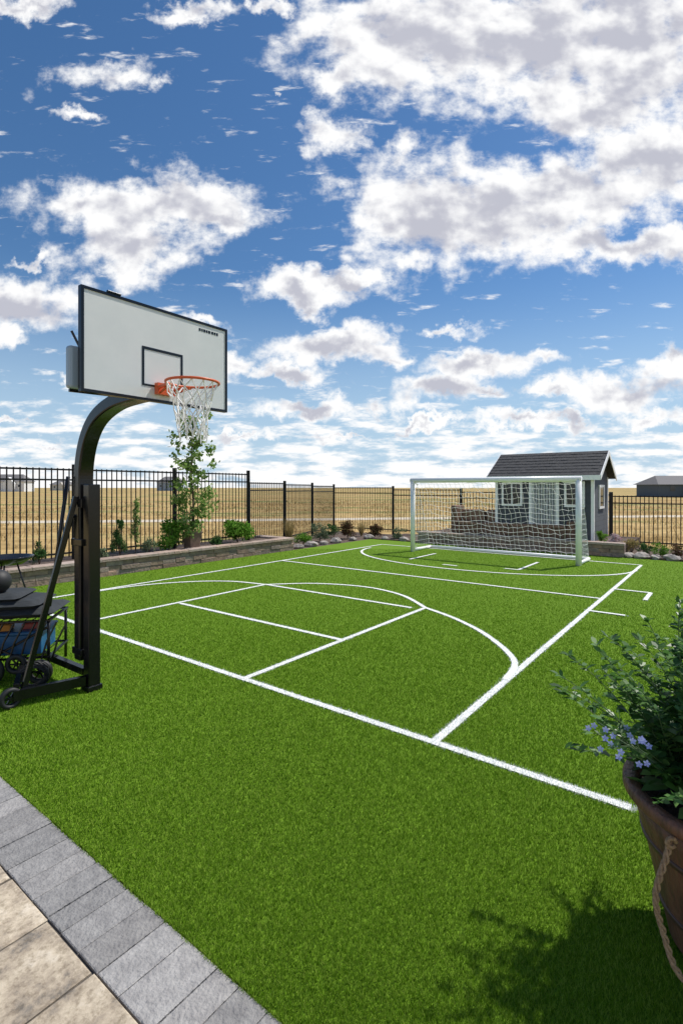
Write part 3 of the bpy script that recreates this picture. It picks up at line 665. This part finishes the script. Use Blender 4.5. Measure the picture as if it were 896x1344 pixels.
for ph in (0,2.094,4.189):
    pts=[]
    for i,p in enumerate(base):
        a=i*.58+ph; pts.append((p[0]-PX+.0068*math.cos(a)+.007*math.sin(i*.21),p[1]-PY+.0068*math.sin(a)*.7,p[2]+.0068*math.sin(a)*.6))
    rp.tube(pts,.0056,7)
rp.tube([(1.165-PX+.016*math.cos(i*.8),1.82-PY-.012,.545+.016*math.sin(i*.8)) for i in range(8)],.008,7)
rp.build('rope_handle',M['rope'],pl,smooth=True)
ppn=thing('flowering_plant','bushy green plant with pale blue flowers growing in the wooden planter','plant',(PX,PY,.54))
st=MB(); lp=[];ld=[];ls=[]
for i in range(120):
    a=random.uniform(0,2*math.pi); out=.64*random.random()**.7; hh=random.uniform(.30,.88)*(1-.50*(out/.64)**2)
    x0,y0=.2*math.cos(a)*random.random(),.2*math.sin(a)*random.random()
    p0=Vector((x0,y0,0)); p1=Vector((x0+math.cos(a)*out*.4+random.uniform(-.05,.05),y0+math.sin(a)*out*.4,hh*.75)); p2=Vector((math.cos(a)*out+x0*.5,math.sin(a)*out+y0*.5,hh+random.uniform(-.08,.04)))
    if p2.y<-.42: continue
    pts=[]
    for k in range(13):
        t_=k/12; pts.append(p0*(1-t_)**2+p1*2*t_*(1-t_)+p2*t_*t_)
    st.tube(pts,[.0035-.0022*k/12 for k in range(13)],5)
    for k in range(3,13):
        tn=(pts[k]-pts[k-1]).normalized()
        for q in range(5):
            b=random.uniform(0,6.28); d_=Vector((math.cos(b),math.sin(b),random.uniform(-.3,.7)))+tn*.4
            pp=pts[k]-(pts[k]-pts[k-1])*random.random()
            lp.append(pp); ld.append(d_); ls.append(.042 if k>7 else .07)
st.build('stem',mat('green_stem',(.10,.16,.05),.7),ppn,smooth=True)
def fineleaves(name,lp,ld,ls,m,parent,asp):
    P=np.array([tuple(p) for p in lp]); D=np.array([tuple(p) for p in ld]); D/=np.linalg.norm(D,axis=1)[:,None]; n=len(P); L_=(np.array(ls)*(.7+.6*rng.random(n)))[:,None]
    s=np.cross(D,rng.normal(size=(n,3))*.4+np.array([0,0,1])); s/=np.linalg.norm(s,axis=1)[:,None]; nn=np.cross(s,D)
    Vv=np.empty((n,6,3)); Vv[:,0]=P; Vv[:,1]=P+D*L_*.3+s*L_*asp*.45+nn*L_*.05; Vv[:,2]=P+D*L_*.65+s*L_*asp*.42+nn*L_*.04; Vv[:,3]=P+D*L_-nn*L_*.1; Vv[:,4]=P+D*L_*.65-s*L_*asp*.42+nn*L_*.04; Vv[:,5]=P+D*L_*.3-s*L_*asp*.45+nn*L_*.05
    return npmesh(name,Vv.reshape(-1,3),6,m,parent)
fineleaves('leaves',lp,ld,ls,M['leafpot'],ppn,.44)
lp=[];ld=[];ls=[]
for i in range(130):
    a=random.uniform(0,6.28); q=random.uniform(.2,.33); lp.append((math.cos(a)*q,math.sin(a)*q,random.uniform(.05,.24))); ld.append((math.cos(a),math.sin(a),random.uniform(-.4,.7))); ls.append(random.uniform(.08,.13))
fineleaves('broad_leaves',lp,ld,ls,M['leafpot'],ppn,.58)
for i in range(20):
    random.seed(100+i)
    cxx=-.57+random.uniform(-.02,.14); cyy=-.04+random.uniform(-.14,.08); cz=.31+random.uniform(-.05,.045)
    f=MB(); nv=Vector((-.5+random.uniform(-.5,.5),-1,random.uniform(-.1,.8))).normalized(); a1=nv.orthogonal().normalized(); b1=nv.cross(a1)
    for k in range(5):
        an=k*2*math.pi/5; d1=a1*math.cos(an)+b1*math.sin(an); e1=-a1*math.sin(an)+b1*math.cos(an); s=.0105
        f.add([Vector((0,0,0)),d1*s*.7+e1*s*.42,d1*s*1.25+nv*s*.15,d1*s*.7-e1*s*.42],[(0,1,2,3)])
    f.build('flower',M['petal'],ppn,(cxx,cyy,cz))
random.seed(5)
m=MB()
for i in range(9): m.tube([(-.22,-.02,.12),(-.42,-.03+random.uniform(-.06,.06),.27),(-.54+random.uniform(-.02,.10),-.03+random.uniform(-.12,.07),.31+random.uniform(-.04,.04))],.0018,5)
m.build('stem',mat('green_stem_flower',(.08,.14,.05),.7),ppn,smooth=True)

# ---------------------------------------------------------------- far houses
def house(label,px0,px1,Z,hw,hr,wm,hip=.25):
    x0=(px0-448)/F*Z; x1=(px1-448)/F*Z; z0=-.06
    t=thing('house',label,'house',((x0+x1)/2,Z,z0)); w=(x1-x0)/2; D=8
    MB().add([(-w,0,0),(w,0,0),(w,D,0),(-w,D,0),(-w,0,hw),(w,0,hw),(w,D,hw),(-w,D,hw)],[(0,1,5,4),(1,2,6,5),(2,3,7,6),(3,0,4,7)]).build('wall',wm,t)
    e=w*hip*2
    MB().add([(-w-.5,-.6,hw-.1),(w+.5,-.6,hw-.1),(w+.5,D+.6,hw-.1),(-w-.5,D+.6,hw-.1),(-w+e,D/2,hr),(w-e*.6,D/2,hr)],[(0,1,5,4),(1,2,5),(2,3,4,5),(3,0,4)]).build('roof',M['houseroof'],t)
    # front gable wing
    gx=w*.35; gwid=w*.28
    MB().add([(gx-gwid,-2,0),(gx+gwid,-2,0),(gx+gwid,-.05,0),(gx-gwid,-.05,0),(gx-gwid,-2,hw*.8),(gx+gwid,-2,hw*.8),(gx+gwid,-.05,hw*.8),(gx-gwid,-.05,hw*.8),(gx,-2,hr*.82),(gx,-.05,hr*.82)],[(0,1,5,8,4),(1,2,6,5),(3,0,4,7),(4,8,9,7),(8,5,6,9)]).build('porch_wing',wm,t)
    k=max(2,int(w*2/4))
    for i in range(k):
        xc=-w+(i+.5)*2*w/k
        if abs(xc-gx)<gwid+.6: continue
        MB().box(xc-.5,xc+.5,-.05,-.01,hw*.45,hw*.45+1.1).build('window',M['glass'],t)
    return t
house('distant pale house with grey roof beyond the left fence at frame edge',-20,32,240,4.8,8.2,M['housea'])
house('distant long low tan building beyond the left fence',66,90,330,3.8,6.4,M['houseb'])
house('distant blue grey house seen left of the potted tree',206,236,300,5,8.4,M['housec'])
house('dark blue grey house with grey roof beyond the fence at right frame edge',864,935,105,2.6,4.4,M['housed'],.15)

# ---------------------------------------------------------------- world
w=bpy.data.worlds.new('World'); scene.world=w; w.use_nodes=True
try:
    w.cycles.sampling_method='MANUAL'; w.cycles.sample_map_resolution=128
except Exception: pass
nt=w.node_tree; N=nt.nodes; L=nt.links; N.clear()
blobs=[
(205,268,122,36,1.15),(115,268,62,26,.95),(175,325,72,38,1.1),(290,283,78,24,.95),
(25,405,80,32,1.1),(10,445,40,16,.8),
(540,45,125,66,1.1),(690,50,150,75,1.15),(850,60,110,110,1.15),(790,140,120,40,.95),(450,95,42,36,.75),(640,15,120,36,1.0),(700,110,110,40,.9),
(560,275,78,62,1.2),(650,285,110,50,1.15),(750,250,110,42,1.0),(870,215,80,60,1.1),(545,335,46,24,.85),(520,200,36,36,.55),
(815,325,90,24,1.05),(400,380,66,19,1.05),(455,358,40,16,.9),
(435,452,78,21,1.1),(505,462,48,14,.85),(375,492,46,12,.95),
(320,478,38,24,.85),(260,425,50,10,.5),
(400,542,66,11,1.05),(480,532,36,11,.95),
(575,514,74,18,1.1),(640,478,75,19,.95),(720,472,60,16,.6),(660,524,52,13,.85),(590,432,40,10,.55),
(820,512,76,26,1.05),(885,480,42,20,.9),(860,548,58,12,.9),(740,515,50,12,.8),(700,560,95,10,.9),
(75,575,26,6,.9),(15,553,24,6,.9),(80,500,36,8,.5),(320,577,55,7,.85),(560,556,50,7,.8),(450,575,55,6,.8),
(150,95,80,26,.62),(215,112,38,18,.55),(30,8,44,15,.85),(250,12,56,15,.7),(345,12,34,13,.7),(100,160,56,12,.42),(440,180,42,28,.6),(45,335,38,10,.5),(370,128,8,8,.6)]
grp=bpy.data.node_groups.new('cloud_density','ShaderNodeTree')
grp.interface.new_socket('Vector',in_out='INPUT',socket_type='NodeSocketVector'); grp.interface.new_socket('Density',in_out='OUTPUT',socket_type='NodeSocketFloat'); grp.interface.new_socket('Shade',in_out='OUTPUT',socket_type='NodeSocketFloat')
g=grp.nodes; gl_=grp.links; gi=g.new('NodeGroupInput')
def gn(t,**k):
    q=g.new(t)
    for a,b in k.items(): setattr(q,a,b)
    return q
n1=gn('ShaderNodeTexNoise',noise_dimensions='2D'); n1.inputs['Scale'].default_value=7; n1.inputs['Detail'].default_value=7; n1.inputs['Roughness'].default_value=.62; gl_.new(gi.outputs[0],n1.inputs['Vector'])
wv=gn('ShaderNodeVectorMath',operation='MULTIPLY_ADD'); wv.inputs[1].default_value=(.22,.15,0); wv.inputs[2].default_value=(-.11,-.075,0); gl_.new(n1.outputs['Color'],wv.inputs[0])
ad=gn('ShaderNodeVectorMath',operation='ADD'); gl_.new(gi.outputs[0],ad.inputs[0]); gl_.new(wv.outputs[0],ad.inputs[1])
prev=None
for (bx,by_,rx,ry,wt) in blobs:
    c0=((bx-448)/F,(640-by_)/F); ix,iy=F/rx/1.14,F/ry/1.14
    ma=gn('ShaderNodeVectorMath',operation='MULTIPLY_ADD'); ma.inputs[1].default_value=(ix,iy,0); ma.inputs[2].default_value=(-c0[0]*ix,-c0[1]*iy,0); gl_.new(ad.outputs[0],ma.inputs[0])
    ln=gn('ShaderNodeVectorMath',operation='LENGTH'); gl_.new(ma.outputs[0],ln.inputs[0])
    sb=gn('ShaderNodeMath',operation='SUBTRACT'); sb.inputs[0].default_value=wt; gl_.new(ln.outputs['Value'],sb.inputs[1])
    if prev is None: prev=sb
    else:
        mxn=gn('ShaderNodeMath',operation='MAXIMUM'); gl_.new(prev.outputs[0],mxn.inputs[0]); gl_.new(sb.outputs[0],mxn.inputs[1]); prev=mxn
cl_=gn('ShaderNodeMath',operation='MAXIMUM'); cl_.inputs[1].default_value=-.9; gl_.new(prev.outputs[0],cl_.inputs[0])
sx=gn('ShaderNodeSeparateXYZ'); gl_.new(gi.outputs[0],sx.inputs[0])
def fbm(off,detail,sc,amp,rough):
    mpp=gn('ShaderNodeMapping'); mpp.inputs['Scale'].default_value=(1,1.4,1); mpp.inputs['Location'].default_value=off; gl_.new(gi.outputs[0],mpp.inputs['Vector'])
    n2=gn('ShaderNodeTexNoise',noise_dimensions='2D'); n2.inputs['Scale'].default_value=sc; n2.inputs['Detail'].default_value=detail; n2.inputs['Roughness'].default_value=rough; gl_.new(mpp.outputs[0],n2.inputs['Vector'])
    f1=gn('ShaderNodeMath',operation='MULTIPLY_ADD'); f1.inputs[1].default_value=amp; f1.inputs[2].default_value=-amp/2; gl_.new(n2.outputs['Fac'],f1.inputs[0]); return f1
fa=fbm((0,0,0),10,10,2.2,.60); fb2=fbm((.018,.042,0),3,10,2.2,.55)
sm=gn('ShaderNodeMath',operation='ADD'); gl_.new(fa.outputs[0],sm.inputs[0]); gl_.new(cl_.outputs[0],sm.inputs[1])
mp3=gn('ShaderNodeMapping'); mp3.inputs['Scale'].default_value=(6,26,1); gl_.new(gi.outputs[0],mp3.inputs['Vector'])
n3=gn('ShaderNodeTexNoise',noise_dimensions='2D'); n3.inputs['Scale'].default_value=1.8; n3.inputs['Detail'].default_value=7; n3.inputs['Roughness'].default_value=.6; gl_.new(mp3.outputs[0],n3.inputs['Vector'])
hz=gn('ShaderNodeMapRange'); hz.inputs['From Min'].default_value=.015; hz.inputs['From Max'].default_value=.24; hz.inputs['To Min'].default_value=-1.2; hz.inputs['To Max'].default_value=-2.2; gl_.new(sx.outputs['Y'],hz.inputs['Value'])
h2=gn('ShaderNodeMath',operation='MULTIPLY_ADD'); h2.inputs[1].default_value=3.2; gl_.new(n3.outputs['Fac'],h2.inputs[0]); gl_.new(hz.outputs[0],h2.inputs[2])
mxx=gn('ShaderNodeMath',operation='MAXIMUM'); gl_.new(sm.outputs[0],mxx.inputs[0]); gl_.new(h2.outputs[0],mxx.inputs[1])
sh1=gn('ShaderNodeMath',operation='ADD'); gl_.new(fb2.outputs[0],sh1.inputs[0]); gl_.new(cl_.outputs[0],sh1.inputs[1])
sh2=gn('ShaderNodeMath',operation='MULTIPLY_ADD'); sh2.inputs[1].default_value=-.65; gl_.new(fa.outputs[0],sh2.inputs[0]); gl_.new(sh1.outputs[0],sh2.inputs[2])
go=gn('NodeGroupOutput'); gl_.new(mxx.outputs[0],go.inputs[0]); gl_.new(sh2.outputs[0],go.inputs[1])
def wn_(t,**k):
    q=N.new(t)
    for a,b in k.items(): setattr(q,a,b)
    return q
tc=wn_('ShaderNodeTexCoord'); sp=wn_('ShaderNodeSeparateXYZ'); L.new(tc.outputs['Generated'],sp.inputs[0])
ab=wn_('ShaderNodeMath',operation='ABSOLUTE'); L.new(sp.outputs['Y'],ab.inputs[0])
mxy=wn_('ShaderNodeMath',operation='MAXIMUM'); mxy.inputs[1].default_value=.12; L.new(ab.outputs[0],mxy.inputs[0])
dx=wn_('ShaderNodeMath',operation='DIVIDE'); dz=wn_('ShaderNodeMath',operation='DIVIDE')
L.new(sp.outputs['X'],dx.inputs[0]); L.new(mxy.outputs[0],dx.inputs[1]); L.new(sp.outputs['Z'],dz.inputs[0]); L.new(mxy.outputs[0],dz.inputs[1])
cb=wn_('ShaderNodeCombineXYZ'); L.new(dx.outputs[0],cb.inputs['X']); L.new(dz.outputs[0],cb.inputs['Y'])
G1=wn_('ShaderNodeGroup'); G1.node_tree=grp; L.new(cb.outputs[0],G1.inputs[0])
al=wn_('ShaderNodeMapRange',interpolation_type='SMOOTHSTEP'); al.inputs['From Min'].default_value=-.30; al.inputs['From Max'].default_value=.50; L.new(G1.outputs[0],al.inputs['Value'])
sd=wn_('ShaderNodeMapRange',interpolation_type='SMOOTHSTEP'); sd.inputs['From Min'].default_value=.12; sd.inputs['From Max'].default_value=1.15; L.new(G1.outputs[1],sd.inputs['Value'])
cc=wn_('ShaderNodeMix',data_type='RGBA'); cc.inputs['A'].default_value=(1.03,1.03,1.03,1); cc.inputs['B'].default_value=(.54,.55,.63,1); L.new(sd.outputs[0],cc.inputs['Factor'])
sky=wn_('ShaderNodeTexSky'); sky.sky_type='NISHITA'; sky.sun_disc=False; sky.sun_elevation=R(57); sky.sun_rotation=R(60); sky.air_density=1.0; sky.dust_density=.2; sky.ozone_density=3.0
hs=wn_('ShaderNodeHueSaturation'); hs.inputs['Saturation'].default_value=1.2; L.new(sky.outputs[0],hs.inputs['Color'])
hm=wn_('ShaderNodeMapRange',interpolation_type='SMOOTHSTEP'); hm.inputs['From Min'].default_value=0; hm.inputs['From Max'].default_value=.38; hm.inputs['To Min'].default_value=.92; hm.inputs['To Max'].default_value=0; L.new(sp.outputs['Z'],hm.inputs['Value'])
hx=wn_('ShaderNodeMix',data_type='RGBA'); hx.inputs['B'].default_value=(4.4,6.0,7.6,1); L.new(hm.outputs[0],hx.inputs['Factor']); L.new(hs.outputs[0],hx.inputs['A'])
b1=wn_('ShaderNodeBackground'); b1.inputs['Strength'].default_value=.108; L.new(hx.outputs['Result'],b1.inputs['Color'])
b2=wn_('ShaderNodeBackground'); b2.inputs['Strength'].default_value=1.0; L.new(cc.outputs['Result'],b2.inputs['Color'])
ms=wn_('ShaderNodeMixShader'); L.new(al.outputs[0],ms.inputs[0]); L.new(b1.outputs[0],ms.inputs[1]); L.new(b2.outputs[0],ms.inputs[2])
wo=wn_('ShaderNodeOutputWorld'); L.new(ms.outputs[0],wo.inputs['Surface'])
sl_=bpy.data.lights.new('sun','SUN'); sl_.energy=4.9; sl_.angle=R(1.2); sl_.color=(1,.96,.89)
so=bpy.data.objects.new('sun',sl_); COL.objects.link(so)
az,el=R(60),R(57); so.rotation_euler=Vector((math.sin(az)*math.cos(el),math.cos(az)*math.cos(el),math.sin(el))).to_track_quat('Z','Y').to_euler()
cam=bpy.data.cameras.new('camera'); co_=bpy.data.objects.new('camera',cam); COL.objects.link(co_)
co_.location=(0,0,H); co_.rotation_euler=(R(90),0,0); cam.sensor_fit='VERTICAL'; cam.sensor_height=36; cam.sensor_width=24; cam.lens=F/1344*36; cam.shift_y=-32/1344; cam.clip_end=8000; cam.clip_start=.05
scene.camera=co_
scene.view_settings.view_transform='Standard'; scene.view_settings.look='None'; scene.view_settings.exposure=0
